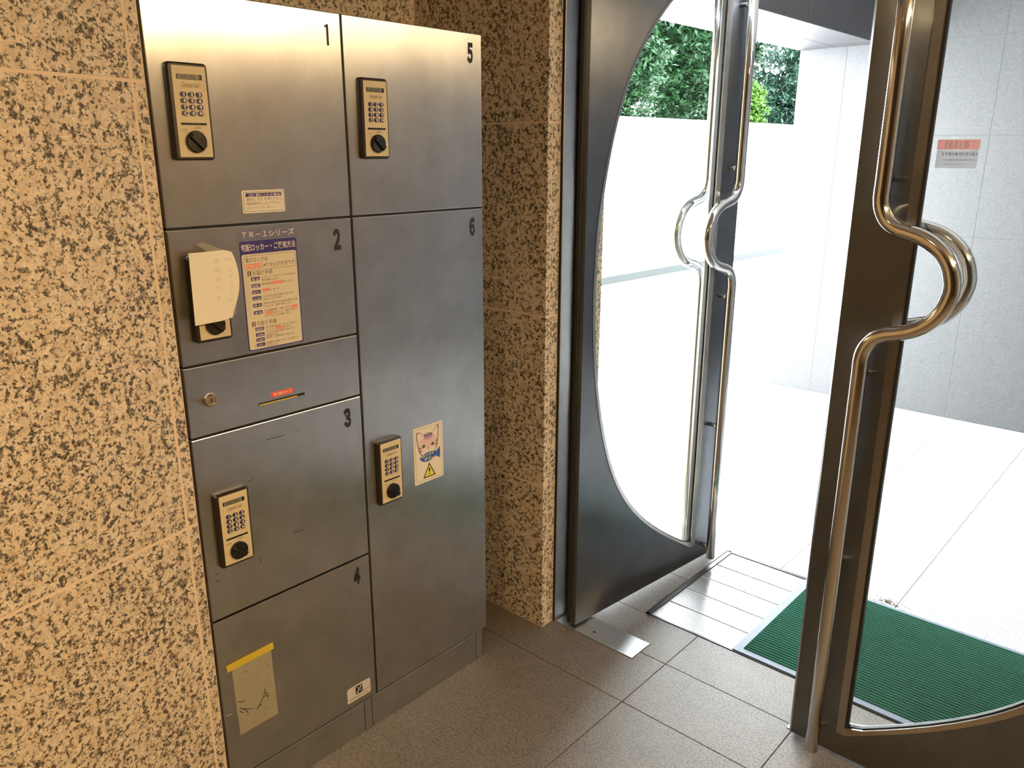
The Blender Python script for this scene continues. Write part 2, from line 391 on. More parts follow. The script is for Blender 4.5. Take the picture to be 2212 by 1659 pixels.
# ------------------------------------------------------------------ the two door leaves
DW, DT, DH, ZC = .79, .036, 2.245, 1.14
dd = np.array([0, .1, .2, .3, .4, .5, .6, .7, .8, .85, .9, .95, 1.0, 1.05, 1.067]); ss = np.array([.057, .060, .069, .083, .103, .131, .168, .226, .305, .353, .415, .487, .563, .643, .673])
pc = np.polyfit(dd, ss, 6)
def arc(z): return float(np.polyval(pc, abs(z-ZC)))
def leaf(nm, label, O, U, V, flip):
    O, U, V = Vector(O), Vector(U), Vector(V)
    def F(u, z, v): p = O+U*u+V*v; return (p.x, p.y, z)
    root = empty(nm, O); tag(root, label, 'door', kind='structure')
    UF = DW-.118; bw = .018
    zlo = ZC-1.062; zs = [zlo+(2*ZC-2*zlo)*i/64 for i in range(65)]
    zs = [z for z in zs if z < DH-.05]
    # leaf panel: sheet with the big opening
    m = MB(); z0 = .012
    Aq = [max(.02, min(arc(z)-bw, UF-.002)) for z in zs]
    for v in (0.0, DT):
        m.grid([[F(0, z, v), F(Aq[i], z, v)] for i, z in enumerate(zs)])
        m.grid([[F(UF, z, v), F(DW, z, v)] for z in zs])
        for za, zb in ((z0, zs[0]), (zs[-1], DH)):
            m.face([F(0, za, v), F(Aq[0] if za == z0 else Aq[-1], za, v), F(Aq[0] if za == z0 else Aq[-1], zb, v), F(0, zb, v)])
            m.face([F(Aq[0] if za == z0 else Aq[-1], za, v), F(UF, za, v), F(UF, zb, v), F(Aq[0] if za == z0 else Aq[-1], zb, v)])
            m.face([F(UF, za, v), F(DW, za, v), F(DW, zb, v), F(UF, zb, v)])
    m.face([F(0, z0, 0), F(DW, z0, 0), F(DW, z0, DT), F(0, z0, DT)]); m.face([F(0, DH, 0), F(DW, DH, 0), F(DW, DH, DT), F(0, DH, DT)])
    m.face([F(DW, z0, 0), F(DW, DH, 0), F(DW, DH, DT), F(DW, z0, DT)]); m.face([F(0, z0, 0), F(0, DH, 0), F(0, DH, DT), F(0, z0, DT)])
    loop_o = [(Aq[i], z) for i, z in enumerate(zs)]+[(UF, zs[-1]), (UF, zs[0])]
    m.grid([[F(*p, 0) for p in loop_o], [F(*p, DT) for p in loop_o]], True)
    m.build('leaf_panel', DOORST, root)
    # bead round the glass, both faces, and the rubber gasket
    loop_i = [(min(arc(z), UF-bw-.001), z+(bw if i == 0 else 0)) for i, z in enumerate(zs)]+[(UF-bw, zs[-1]-bw), (UF-bw, zs[0]+bw)]
    loop_g = [(min(p[0]+.006, UF-bw-.005), p[1]+(.005 if i == 0 else 0)) for i, p in enumerate(loop_i[:-2])]+[(UF-bw-.006, zs[-1]-bw-.006), (UF-bw-.006, zs[0]+bw+.005)]
    for v0, v1, v2 in ((-.0015, .004, .012), (DT+.0015, DT-.004, DT-.012)):
        m = MB(); m.grid([[F(*p, v0) for p in loop_o], [F(*p, v1) for p in loop_i], [F(*p, v2) for p in loop_i]], True); m.build('glazing_bead', BEAD, root)
    m = MB(); m.grid([[F(*p, .0115) for p in loop_i], [F(*p, .0115) for p in loop_g], [F(*p, DT-.0115) for p in loop_g], [F(*p, DT-.0115) for p in loop_i]], True); m.build('gasket', RUBBER, root)
    m = MB()
    for v in (.014, .022):
        m.grid([[F(p[0]+.002, p[1], v), F(UF-bw-.003, p[1], v)] for p in loop_i[:-2]])
    m.build('glass_pane', GLASS, root)
    # edges: rubber seal on the hinge side, meeting strip on the free side
    m = MB(); m.prism([(-.006, DT*.55), (0, DT*.5), (0, DT-.001), (-.006, DT-.004)], lambda a, b, h: F(a, h, b), z0, DH); m.build('hinge_edge_seal', RUBBER, root)
    m = MB(); m.prism([(DW, .003), (DW+.008, .010), (DW+.008, DT-.010), (DW, DT-.003)], lambda a, b, h: F(a, h, b), z0, DH); m.build('meeting_strip', BEAD, root)
    # long tubular handles
    half = [(.0, 1.075), (.0, 1.105), (.006, 1.130), (.020, 1.152), (.042, 1.166), (.068, 1.173), (.094, 1.181), (.118, 1.194), (.140, 1.214), (.156, 1.240), (.164, 1.268), (.1655, 1.283)]
    curve = half+[(a, 2*1.283-b) for a, b in half[-2::-1]]
    us = DW-.074
    def cat(P, n=4):
        out = []
        for i in range(len(P)-1):
            p0, p1, p2, p3 = [np.array(P[max(0, min(len(P)-1, k))]) for k in (i-1, i, i+1, i+2)]
            for j in range(n):
                t = j/n; out.append(.5*((2*p1)+(-p0+p2)*t+(2*p0-5*p1+4*p2-p3)*t*t+(-p0+3*p1-3*p2+p3)*t**3))
        out.append(np.array(P[-1])); return out
    path = [(0, .028), (0, .4), (0, .8)]+[tuple(p) for p in cat(curve)]+[(0, 1.8), (0, 2.17)]
    for v in (-.046, DT+.046):
        m = MB(); m.tube([F(us-a, z, v) for a, z in path], .0172, 16)
        h = m.build('handle', CHROME, root, smooth=True)
        for z in (.07, .57, 1.06, 1.505, 2.02):
            m = MB(); m.tube([F(us, z, v), F(us, z, (-.001 if v < 0 else DT+.001))], .0085, 10); m.build('standoff', CHROME, h, smooth=True)
    return root, F
LD = Vector((.1041, .9946, 0))
leaf('door_1', 'open steel door leaf with half-round glass, swung out against the pier', (.125, 1.908, 0), LD, (-LD.y, LD.x, 0), False)
d2, F2 = leaf('door_2', 'closed steel door leaf with half-round glass over the green mat', (.888+DW, 1.900, 0), (-1, 0, 0), (0, 1, 0), True)
# sticker on the outside of the closed leaf's glass, read from behind
FS = lambda a, b, h: (a, 1.9235+h, b)
m = MB(); m.mat(0).prism(rrect(1.0415, 1.527, 1.121, 1.5635, .002), FS, 0, .0006)
m.mat(1).prism(rrect(1.0405, 1.5645, 1.1215, 1.585, .002), FS, 0, .0006)
m.mat(0)
for a0, a1 in ((1.056, 1.060), (1.063, 1.070), (1.074, 1.080), (1.084, 1.087), (1.092, 1.101)): m.prism([(a0, 1.567), (a1, 1.567), (a1, 1.582), (a0, 1.582)], FS, -.0006, -.0002)
m.mat(2)
for z, h, a0, a1 in ((1.5525, .0065, 1.052, 1.118), (1.5425, .0028, 1.055, 1.115), (1.534, .002, 1.058, 1.098)):
    a = a0
    while a < a1:
        w = .003+.004*random.random(); m.prism([(a, z), (a+w, z), (a+w, z+h), (a, z+h)], FS, -.0006, -.0002); a += w+.0022
tag(m.build('glass_sticker', [GSTW, GSTR, GSTI]), 'pale red and white notice stuck on the glass of the closed door, seen from behind', 'sticker')

# ------------------------------------------------------------------ parcel lockers
YA, YB, YC2, YD = .7179, 1.1584, 1.1645, 1.6033
ZT, Z1, Z2, Z3, Z4, ZB = 1.8515, 1.4122, 1.1315, .975, .5362, .098
NUMPOS = {}
def numeral(mb, s, yr, zt):
    wide = {'1': '１', '2': '２', '3': '３', '4': '４', '5': '５', '6': '６'}[s]
    if s == '1':
        mb.prism([(yr-.0062, zt-.0430), (yr-.0004, zt-.0430), (yr-.0004, zt), (yr-.0046, zt), (yr-.0105, zt-.0034), (yr-.0105, zt-.0076), (yr-.0062, zt-.0062)], FX, 0, .0003)
    else: mb.text(wide, FX, yr, zt-.0430, .0575, .0005, bold=.06, align='RIGHT', width=.0210)
def locker(label, y0, y1, rows, group):
    root = empty('parcel_locker', (-.22, (y0+y1)/2, 0)); tag(root, label, 'locker', group)
    m = MB(); m.box((-.5, y0+.004, ZB), (-.021, y1-.004, ZT-.004)); m.build('locker_body', BLACK, root)
    for zz in [r_[1] for r_ in rows[:-1]]:
        m = MB(); m.box((-.0205, y0+.002, zz-.0023), (-.0045, y1-.002, zz+.0023)); m.build('door_gap_shade', BLACK, root)  # black strip painted in as the shade of the open row gap
    m = MB(); m.box((-.5, y0+.001, ZT-.004), (-.0205, y1-.001, ZT-.0015)); m.build('top_sheet', STEEL, root)
    m = MB(); m.box((-.5, y0, .1), (-.0205, y0+.004, ZT-.004)); m.box((-.5, y1-.004, .1), (-.0205, y1, ZT-.004)); m.build('side_sheet', STEEL, root)
    for (zt, zb, num, nm) in rows:
        m = MB(); m.box((-.020, y0, zb+.0024), (0, y1, zt-.0024)); d = m.build(nm, STEEL, root, bevel=.0018, seg=2)
        if num:
            t = MB(); numeral(t, num, y1-.0315, zt-.0275); t.build('numeral', INK, d, recalc=False)
    return root
lk1 = locker('steel parcel locker column with doors numbered 1 to 4', YA, YB, [(ZT, Z1, '1', 'locker_door'), (Z1, Z2, '2', 'locker_door'), (Z2, Z3, None, 'stamp_panel'), (Z3, Z4, '3', 'locker_door'), (Z4, ZB, '4', 'locker_door')], 'parcel locker columns')
lk2 = locker('steel parcel locker column with doors numbered 5 and 6', YC2, YD, [(ZT, Z1, '5', 'locker_door'), (Z1, ZB, '6', 'locker_door')], 'parcel locker columns')
m = MB(); m.box((-.4, YB+.0003, ZB), (-.0035, YC2-.0003, ZT-.003)); m.build('column_gap_shade', BLACK, lk1)  # black strip stands in for the shade in the slit between columns

pt = empty('locker_plinth', (-.2, 1.16, 0)); tag(pt, 'low steel plinth under both locker columns', 'plinth')
m = MB(); m.box((-.48, YA+.01, 0), (-.024, 1.575, ZB-.003)); m.build('plinth_core', BLACK, pt)
for a, b in ((YA, 1.1152), (1.1172, 1.1408), (1.1432, 1.5562), (1.5582, 1.584)):
    m = MB(); m.box((-.023, a, .0), (-.0006, b, ZB-.0006)); m.build('plinth_panel', STEEL, pt, bevel=.0005)

def keypad(root, yc, zc):
    K = lambda a, b, h: (h, yc+a, zc+b)
    m = MB(); pa = rrect(-.0430, -.0895, .0395, .0895, .008, 5); pb = rrect(-.0395, -.086, .036, .086, .006, 5); k = m.grid([[K(*p, 0) for p in pa], [K(*p, .0095) for p in pa], [K(*p, .0135) for p in pb]], True); n = len(pa)
    m.f.append(tuple(k+2*n+i for i in range(n))); m.m.append(0)
    hs = m.build('keypad_lock', HOUS, root)
    m = MB(); m.mat(0).prism(rrect(-.0335, -.083, .0335, .083, .001), K, .0125, .0142)
    m.mat(1).text('Computer Lock', K, -.018, .0448, .0135, .01445, width=.036, shear=.30)
    m.mat(2).text('CLOSE', K, -.0275, -.0345, .0052, .01445, width=.0125); m.text('•OPEN', K, -.0015, -.0305, .0052, .01445, width=.0145)
    m.prism(ngon(-.0185, -.0385, .0008, n=6), K, .0142, .01445)
    m.build('face_plate', [CREAM, INKBR, INKBR], hs)
    m = MB(); m.mat(0).prism(rrect(-.0255, .0587, .0255, .0683, .0005), K, .0138, .0146); m.mat(1).prism(rrect(-.0232, .0597, .0200, .0675, .0005), K, .0140, .0148)
    m.mat(2).text('ELOSE' if 0 else '88:88', K, -.018, .0609, .0075, .01495, width=.03); m.build('display', [KNOB, LCD, HOUS], hs)
    for r in range(4):
        for c in range(3):
            s = ('123', '456', '789', 'C0M')[r][c]; a, b = (c-1)*.0158, .0320-.0115*r
            m = MB(); m.mat(0).prism(rrect(a-.0061, b-.0045, a+.0061, b+.0045, .0042, 4), K, .0140, .0163)
            m.mat(1).prism(rrect(a-.0050, b-.0034, a+.0050, b+.0034, .0032, 4), K, .0163, .0166)
            m.mat(2).text(s, K, a+.0008, b-.0030, .0088, .01675, xs=1.15, bold=.03, align='CENTER'); m.build('button', [NAVYB, NAVYB, WHITEP], hs)
    m = MB(); m.mat(0).prism(rrect(-.026, -.0238, .026, -.0196, .0002), K, .0140, .0146); m.mat(1)
    for i in range(7): m.prism(rrect(-.023+i*.0066, -.0224, -.0195+i*.0066, -.0212, .0002), K, .0146, .0147)
    m.build('indicator_bar', [KNOB, HOUS], hs)
    m = MB(); cb = -.0546; P = [(r_, h) for r_, h in ((.0205, .0140), (.0207, .020), (.0190, .0225), (.001, .0230))]
    m.grid([[K(r_*math.cos(2*math.pi*i/28), cb+r_*math.sin(2*math.pi*i/28), h) for i in range(28)] for r_, h in P], True)
    ca, sa = math.cos(-.72), math.sin(-.72)
    q = [(-.0185, -.0042), (.0195, -.0060), (.0195, .0060), (-.0185, .0042)]
    q = [(x*ca-y*sa, cb+x*sa+y*ca) for x, y in q]; q2 = [(x*.86, cb+(y-cb)*.86) for x, y in q]
    k = m.grid([[K(*p, .0228) for p in q], [K(*p, .029) for p in q2]], True); m.f.append((k+4, k+5, k+6, k+7)); m.m.append(0)
    m.build('knob', KNOB, hs)
for root, yc, zc in ((lk1, .790, 1.6315), (lk1, .790, 1.269), (lk1, .790, .752), (lk2, 1.2365, 1.6315), (lk2, 1.2365, .751)): keypad(root, yc, zc)
# stamp panel: key cylinder, slot
m = MB(); cy, cz = .769, 1.0525
m.grid([[FX(cy+r_*math.cos(2*math.pi*i/24), cz+r_*math.sin(2*math.pi*i/24), h) for i in range(24)] for r_, h in ((.0145, .0), (.0145, .004), (.0125, .0075), (.0085, .0075), (.0085, .0065), (.0003, .0065))], True)
kc = m.build('key_cylinder', CYLM, lk1)
m = MB(); m.prism(rrect(cy-.0014, cz-.0045, cy+.0014, cz+.0045, .0008), FX, .0064, .0068); m.build('keyhole', INK, kc)
m = MB(); m.mat(0).prism(rrect(.879, 1.0125, 1.0, 1.0185, .002), FX, -.001, .0006); m.mat(1).prism([(.881, 1.0128), (.980, 1.0128), (.980, 1.0152), (.881, 1.0152)], FX, .0006, .0009)
m.build('stamp_slot', [INK, YTAPE], lk1)

# ------------------------------------------------------------------ stickers on the lockers
H = .0004
def sticker(name, label, cat, build, mats):
    m = MB(); build(m); return tag(m.build(name, mats, recalc=False), label, cat)
def b_notice(m):
    m.mat(0).prism(rrect(.885, 1.434, .986, 1.481, .004), FX, 0, H)
    m.mat(1).prism(rrect(.8885, 1.4372, .9835, 1.4775, .003), FX, H, H+.0001); m.mat(0).prism(rrect(.8892, 1.4379, .9828, 1.4768, .0026), FX, H, H+.0002)
    m.mat(2).prism([(.8935, 1.4675), (.9790, 1.4675), (.9790, 1.4750), (.8935, 1.4750)], FX, H, H+.0003)
    m.mat(3).text('(注) 預け入れの場合!', FX, .9005, 1.4686, .0062, H+.0004, width=.077, bold=.01)
    m.mat(4).text('最初に【C】を押してから', FX, .8945, 1.4597, .0066, H+.0004, width=.084)
    m.text('暗証番号を入れて下さい。', FX, .8945, 1.4510, .0066, H+.0004, width=.083); m.text('(C＝クリアーキー)', FX, .8952, 1.4422, .0064, H+.0004, width=.064)
sticker('notice_sticker', 'small cream notice with a purple heading on door 1', 'sticker', b_notice, [STICK2, INK, NAVY, STICK2, INKBR])
def b_title(m):
    m.mat(0).prism(rrect(.867, 1.3785, 1.009, 1.400, .002), FX, 0, H)
    m.mat(1).text('ＴＲ－１シリーズ', FX, .8770, 1.3842, .0150, H+.0001, width=.1265, bold=.010)
sticker('title_sticker', 'grey-blue strip lettered in white above the instruction sheet on door 2', 'sticker', b_title, [TITLEG, STICK2])
def b_instr(m):
    y0, y1, z0, z1 = .869, 1.007, 1.1395, 1.3765
    m.mat(0).prism(rrect(y0, z0, y1, z1, .005), FX, 0, H); m.mat(1).prism(rrect(y0+.0025, z0+.0025, y1-.0025, z1-.0275, .005), FX, H, H+.0001)
    h = H+.0003
    m.mat(2).text('宅配ロッカー・ご使用方法', FX, y0+.003, z1-.0195, .0158, h, width=.132, bold=.011)
    m.mat(3).prism(rrect(y0+.007, z1-.0625, y1-.006, z1-.031, .004), FX, H, H+.00015); m.mat(1).prism(rrect(y0+.0077, z1-.0618, y1-.0067, z1-.0317, .0035), FX, H, H+.0002)
    m.mat(3).text('電子ロックは', FX, y0+.0105, z1-.0442, .0112, h, width=.053, bold=.008)
    m.mat(4).prism(rrect(y0+.0105, z1-.0590, y0+.0475, z1-.0480, .0015), FX, H, H+.00025); m.mat(1).text('任意の番号', FX, y0+.0125, z1-.0570, .0085, h, width=.033, bold=.01)
    m.mat(3).text('(4ケタ)入力方式です', FX, y0+.0505, z1-.0570, .0105, h, width=.079, bold=.006)
    def head(n, t, zz):
        m.mat(3).prism(rrect(y0+.0125, zz-.0015, y0+.0215, zz+.0095, .0015), FX, H, H+.00025); m.mat(1).text({'1': '１', '2': '２'}[n], FX, y0+.017, zz, .0105, h, bold=.02, align='CENTER')
        m.mat(3).text(t, FX, y0+.0245, zz, .0112, h, width=.048, bold=.004)
    def row(tagt, zz, lines, w=.021):
        m.mat(0).prism(rrect(y0+.0195, zz-.0012, y0+.0195+w, zz+.0065, .0012), FX, H, H+.00025); m.mat(2).text(tagt, FX, y0+.0195+w/2, zz, .0058, h, width=w*.8, align='CENTER', bold=.008)
        for i, (t, wd_, reds) in enumerate(lines):
            m.mat(3).text(t, FX, y0+.0445, zz+.0026-.0062*i, .0052, h, width=wd_)
            for (ra, rb) in reds:
                m.mat(4).prism(rrect(y0+.0445+ra, zz+.0016-.0062*i, y0+.0445+rb, zz+.0082-.0062*i, .0008), FX, h, h+.0001)
    def arrow(zz): m.mat(3).prism([(y0+.0290, zz+.0022), (y0+.0300, zz), (y0+.0310, zz+.0022)], FX, H, H+.0002)
    head('1', 'お届け手順', z1-.0730)
    R1 = [('検 品', .0835, [('空きボックスの中から、大きさを選んで', .086, ()), ('宅配荷物を入れます', .042, ())]), ('暗証番号', .0985, [('扉を閉め、             を押します。', .078, ((.023, .052),))]),
          ('Mボタン', .1120, [('            を押します。', .045, ((.0, .018),))]), ('CLOSE', .1255, [('つまみをCLOSEの位置まで回します。', .078, ()), ('(扉はロックされます)', .046, ())]),
          ('押 印', .1410, [('受領印を必要とする伝票を受領印口に差', .085, ()), ('し込みます。(自動で捺印します)', .070, ())]), ('通 知', .1570, [('宅不在通知書に、預け入れた            ', .066, ((.068, .085),)), ('と            を記入して、お届け先のメイ', .085, ((.004, .022),)), ('ルボックスに入れて通知します。', .064, ())])]
    for i, (t, dz, ls) in enumerate(R1):
        row(t, z1-dz, ls)
        if i < 5: arrow(z1-dz-.0062)
    head('2', '引取り手順', z1-.1830)
    R2 = [('暗証番号', .1935, [('宅不在通知書に記入されている扉のテン', .084, ()), ('キーにて、          を押します。', .064, ((.024, .041),))]), ('OPEN', .2060, [('つまみをOPENの位置まで回します。', .072, ()), ('(扉は開きます)', .032, ())])]
    for t, dz, ls in R2: row(t, z1-dz, ls); arrow(z1-dz-.0058)
    row('引き取り', z1-.2175, [('扉を開け、宅配荷物を引き取ります。', .072, ())])
    m.mat(3).text('注)', FX, y0+.0125, z1-.2285, .005, h, width=.005)
    row('Cボタン', z1-.2288, [('暗証番号を間違えた時、又は変更する', .080, ()), ('時に押します', .027, ())])
sticker('instruction_sheet', 'cream instruction sheet with a dark blue heading on door 2', 'instruction sheet', b_instr, [NAVY, STICK, STICK2, INKBR, ORANGE])
def b_red(m):
    m.mat(0).prism(rrect(.9115, 1.0245, .9705, 1.0365, .003), FX, 0, H); m.mat(1).text('受領印口', FX, .9175, 1.0275, .0074, H+.0002, width=.047, bold=.008)
sticker('slot_label', 'small red label above the stamp slot', 'sticker', b_red, [REDP, STICK2])
def b_cat(m):
    y0, y1, z0, z1 = .0, .1075, .0, .1655
    S = lambda a, b, h: (h, 1.326+a, .6745+b)
    m.mat(0).prism(rrect(y0, z0, y1, z1, .004), S, 0, H); m.mat(1).prism(rrect(.006, .006, .1015, .1595, .004), S, H, H+.0001); m.mat(0).prism(rrect(.0066, .0066, .1009, .1589, .0036), S, H, H+.0002)
    ol = [(.028, .085), (.020, .096), (.017, .110), (.013, .131), (.013, .146), (.017, .151), (.027, .148), (.038, .139), (.053, .141), (.066, .139), (.079, .152), (.088, .157), (.091, .148), (.090, .134), (.087, .112), (.084, .094), (.074, .084), (.055, .078), (.040, .079)]
    ce_ = (.052, .112); big = [(ce_[0]+(x-ce_[0])*1.06, ce_[1]+(y-ce_[1])*1.05) for x, y in ol]
    m.mat(1).prism(big, S, H, H+.0003); m.mat(2).prism(ol, S, H, H+.0004)
    m.mat(0).prism([(.015, .133), (.016, .146), (.024, .143), (.033, .134), (.024, .124)], S, H, H+.0005); m.prism([(.072, .138), (.087, .152), (.088, .136), (.083, .124)], S, H, H+.0005); m.prism(ngon(.053, .090, .026, .011, 18), S, H, H+.0005)
    m.mat(3)
    for a, w, zb in ((.041, .004, .125), (.047, .0045, .122), (.0535, .0045, .121), (.060, .0045, .122), (.066, .004, .125)): m.prism([(a-w*.7, .1395), (a, zb-.002), (a+w*.7, .1395)], S, H, H+.0006)
    for a, b, s in ((.021, .104, 1), (.022, .095, 1), (.085, .112, -1), (.0845, .102, -1)): m.prism([(a-.002*s, b+.004), (a+.008*s, b), (a-.001*s, b-.003)], S, H, H+.0006)
    for a in (.036, .069):
        m.mat(1).prism(ngon(a, .107, .0060, .0044, 14), S, H, H+.0006); m.mat(4).prism(ngon(a, .107, .0052, .0037, 14), S, H, H+.0007); m.mat(1).prism(ngon(a, .107, .0020, .0036, 10), S, H, H+.0008)
    m.mat(5).prism([(.047, .100), (.058, .100), (.0525, .0935)], S, H, H+.0007)
    fish = [(.020, .075), (.026, .066), (.038, .0605), (.052, .0595), (.066, .063), (.078, .069), (.094, .059), (.096, .075), (.095, .092), (.083, .082), (.070, .085), (.055, .087), (.040, .085), (.028, .081)]
    m.mat(6).prism(fish, S, H, H+.0009); m.mat(7).text('はいっちゃ', S, .026, .0755, .0100, H+.0011, width=.045, bold=.02, rot=.05); m.text('ダメ', S, .036, .0635, .0115, H+.0011, width=.024, bold=.025, rot=.05); m.mat(8).prism(ngon(.066, .0665, .005, .0022, 10), S, H, H+.0010)
    m.mat(1).prism([(.031, .0125), (.078, .0125), (.0545, .055)], S, H, H+.0003); m.mat(7).prism([(.0365, .0158), (.0725, .0158), (.0545, .0485)], S, H, H+.0005)
    m.mat(1).prism([(.0525, .027), (.0565, .027), (.0578, .037), (.0545, .040), (.0512, .037)], S, H, H+.0007); m.prism(ngon(.0545, .0215, .0021, .0025, 10), S, H, H+.0007)
sticker('warning_sticker', 'warning sticker with a striped cat holding a blue fish and a yellow triangle', 'sticker', b_cat, [STICK2, INK, FUR, FURP, EYE, NOSE, FISH, LEMON, ORANGE])
def b_logo(m):
    m.mat(0).prism(rrect(1.062, .1185, 1.140, .1640, .006), FX, 0, H)
    m.mat(1).prism([(1.090, .1345), (1.1125, .1345), (1.1125, .1600), (1.090, .1600)], FX, H, H+.0002)
    m.mat(0).prism([(1.0925, .1370), (1.0965, .1370), (1.1105, .1560), (1.1105, .1580), (1.1075, .1580), (1.0925, .1395)], FX, H, H+.0003)
    m.prism([(1.094, .1575), (1.096, .1585), (1.099, .1515), (1.097, .1505)], FX, H, H+.0003); m.prism([(1.1055, .1440), (1.1075, .1450), (1.1105, .1375), (1.1085, .1370)], FX, H, H+.0003)
    m.mat(2)
    for a0, a1, z in ((1.113, 1.135, .1345), (1.068, 1.090, .1265), (1.094, 1.128, .1255)):
        a = a0
        while a < a1: m.prism([(a, z), (a+.0022, z), (a+.0022, z+.0028), (a, z+.0028)], FX, H, H+.0002); a += .0036
sticker('maker_sticker', 'small pale sticker with a black square emblem at the foot of door 4', 'sticker', b_logo, [plain('maker_sticker_material', (.62, .56, .52), .5), INK, INKBR])
# grey card taped on door 4
cr = empty('taped_card', (.001, .80, .213)); tag(cr, 'scuffed grey card held with yellow tape on door 4', 'card')
m = MB(); m.prism([(.7525, .213), (.855, .2155), (.852, .405), (.748, .405)], FX, .0003, .0016); m.build('card_sheet', CARD, cr)
m = MB(); m.prism([(.738, .396), (.860, .399), (.858, .4175), (.736, .4145)], FX, .0016, .0021); m.build('yellow_tape', YTAPE, cr)
m = MB(); rnd = random.Random(5)
def stroke(mb, pts, w, h=.00175):
    for (a, b), (c, d) in zip(pts[:-1], pts[1:]):
        L = math.hypot(c-a, d-b) or 1; nx, ny = -(d-b)/L*w/2, (c-a)/L*w/2
        mb.face([FX(a+nx, b+ny, h), FX(a-nx, b-ny, h), FX(c-nx, d-ny, h), FX(c+nx, d+ny, h)])
for pts in ([(.755, .307), (.766, .300), (.772, .304)], [(.757, .287), (.768, .279), (.782, .271), (.790, .268)], [(.768, .281), (.778, .262)], [(.757, .279), (.766, .269)], [(.800, .258), (.808, .268), (.815, .264)], [(.806, .262), (.818, .281), (.829, .284), (.832, .277), (.838, .280)], [(.826, .302), (.828, .288), (.834, .285)], [(.820, .283), (.826, .295)]): stroke(m, pts, .0019)
for i in range(34):
    a, b = .757+.085*rnd.random(), .225+.16*rnd.random(); L = .001+.003*rnd.random(); t = rnd.random()*6
    stroke(m, [(a, b), (a+L*math.cos(t), b+L*math.sin(t))], .0014)
m.build('scuff_marks', INK, cr, recalc=False)['kind'] = 'stuff'
for root, mat, pts in ((lk1, INK, ([(.8893, .9294), (.9393, .9284)], [(.8372, .8436), (.8503, .8457)], [(.8476, .6511), (.8494, .6353)], [(.9398, .6775), (.9668, .6777)], [(.967, .9305), (.9724, .9323)], [(.7341, .6355), (.7466, .6317)], [(.737, .6493), (.7432, .6527)])),
                       (lk1, WHITEP, ([(.724, .2843), (.7376, .2829)], [(.8638, .2344), (.8709, .2374)], [(.8586, .2881), (.8687, .2876)], [(.8279, .4212), (.8325, .4222)]))):
    m = MB()
    for p_ in pts: stroke(m, p_, .0013, .0004)
    m.build('scuff_marks', mat, root, recalc=False)['kind'] = 'stuff'
# memo paper taped over the keypad of door 2
pn = empty('paper_note', (.02, .805, 1.216)); tag(pn, 'curled cream paper note taped over the keypad of door 2', 'paper note')
def PN(s, t):                    # s across, t down
    tl, tr_, bl_, br_ = Vector((.021, .7470, 1.3655)), Vector((.021, .8385, 1.3665)), Vector((.0325, .7390, 1.2225)), Vector((.0400, .8180, 1.2260))
    p = (tl*(1-s)+tr_*s)*(1-t)+(bl_*(1-s)+br_*s)*t
    p.x += .004*math.sin(math.pi*s)*(1-t)+.010*math.sin(math.pi*t)*s*s; p.y += .011*math.sin(math.pi*min(1, t*1.08))*s*s
    p.z -= .006*max(0, s-.8)*5*max(0, .12-t)*8; p.z += .004*t*max(0, s-.7)*3
    return p
m = MB(); N = 14
for off in (0, -.0003):
    m.grid([[PN(i/N, j/N)+Vector((off, 0, 0)) for i in range(N+1)] for j in range(N+1)])
m.build('paper_sheet', PAPER, pn, smooth=True)
m = MB()
def vtext(chars, s, t0, dt, size):
    for i, ch in enumerate(chars):
        v, f = glyphs(ch, -.012 if len(ch) == 1 else -.01)
        k = len(m.v)
        for x, y in v:
            p = PN(s+(x-.5)*size/.085, t0+dt*i-(y-.4)*size/.1515)+Vector((.0003, 0, 0)); m.v.append(tuple(p))
        for q in f: m.f.append(tuple(k+j for j in q)); m.m.append(0)
vtext(['No2'], .80, .13, .1, .0085); vtext(list('のボックスは'), .84, .28, .088, .0085); vtext(list('故障中です'), .58, .14, .13, .0105)
m.build('handwriting', PENCIL, pn, recalc=False)
m = MB(); m.prism([(.788, 1.364), (.772, 1.3795), (.786, 1.383), (.806, 1.374), (.820, 1.366)], lambda a, b, h: (h+.0205*max(0, min(1, (1.381-b)/.014)), a, b), .001, .0012); m.build('clear_tape', CLEAR, pn)
m = MB(); m.prism([(.836, 1.222), (.846, 1.226), (.8485, 1.244), (.838, 1.236)], lambda a, b, h: (h, a, b), .0022, .0025); m.build('clear_tape', CLEAR, pn)

# ------------------------------------------------------------------ ceiling downlights
def downlight(x, y, label, watts):
    r = empty('ceiling_downlight', (x, y, CEIL)); tag(r, label, 'ceiling light', 'lobby downlights')
    m = MB(); m.grid([[(x+q*math.cos(2*math.pi*i/24), y+q*math.sin(2*math.pi*i/24), z) for i in range(24)] for q, z in ((.105, CEIL-.0005), (.105, CEIL-.006), (.080, CEIL-.007), (.078, CEIL-.0005))], True); m.build('trim_ring', PLATE, r)
    m = MB(); m.face([(x+.078*math.cos(2*math.pi*i/24), y+.078*math.sin(2*math.pi*i/24), CEIL-.002) for i in range(24)][::-1]); m.build('lens', LENS, r, recalc=False)
    L = bpy.data.lights.new('downlight', 'AREA'); L.shape = 'DISK'; L.size = .15; L.energy = watts; L.color = LAMP_COLOR; L.spread = math.radians(150)
    lo = bpy.data.objects.new('lamp_light', L); COL.objects.link(lo); lo.parent = r; lo.location = (0, 0, -.008)
for x, y, lb, w in ((1.2, -.55, 'warm downlight nearest the granite wall', 1.0), (1.35, -2.2, 'warm downlight furthest from the doors', .35)):
    downlight(x, y, lb, LAMP_WATTS*w)
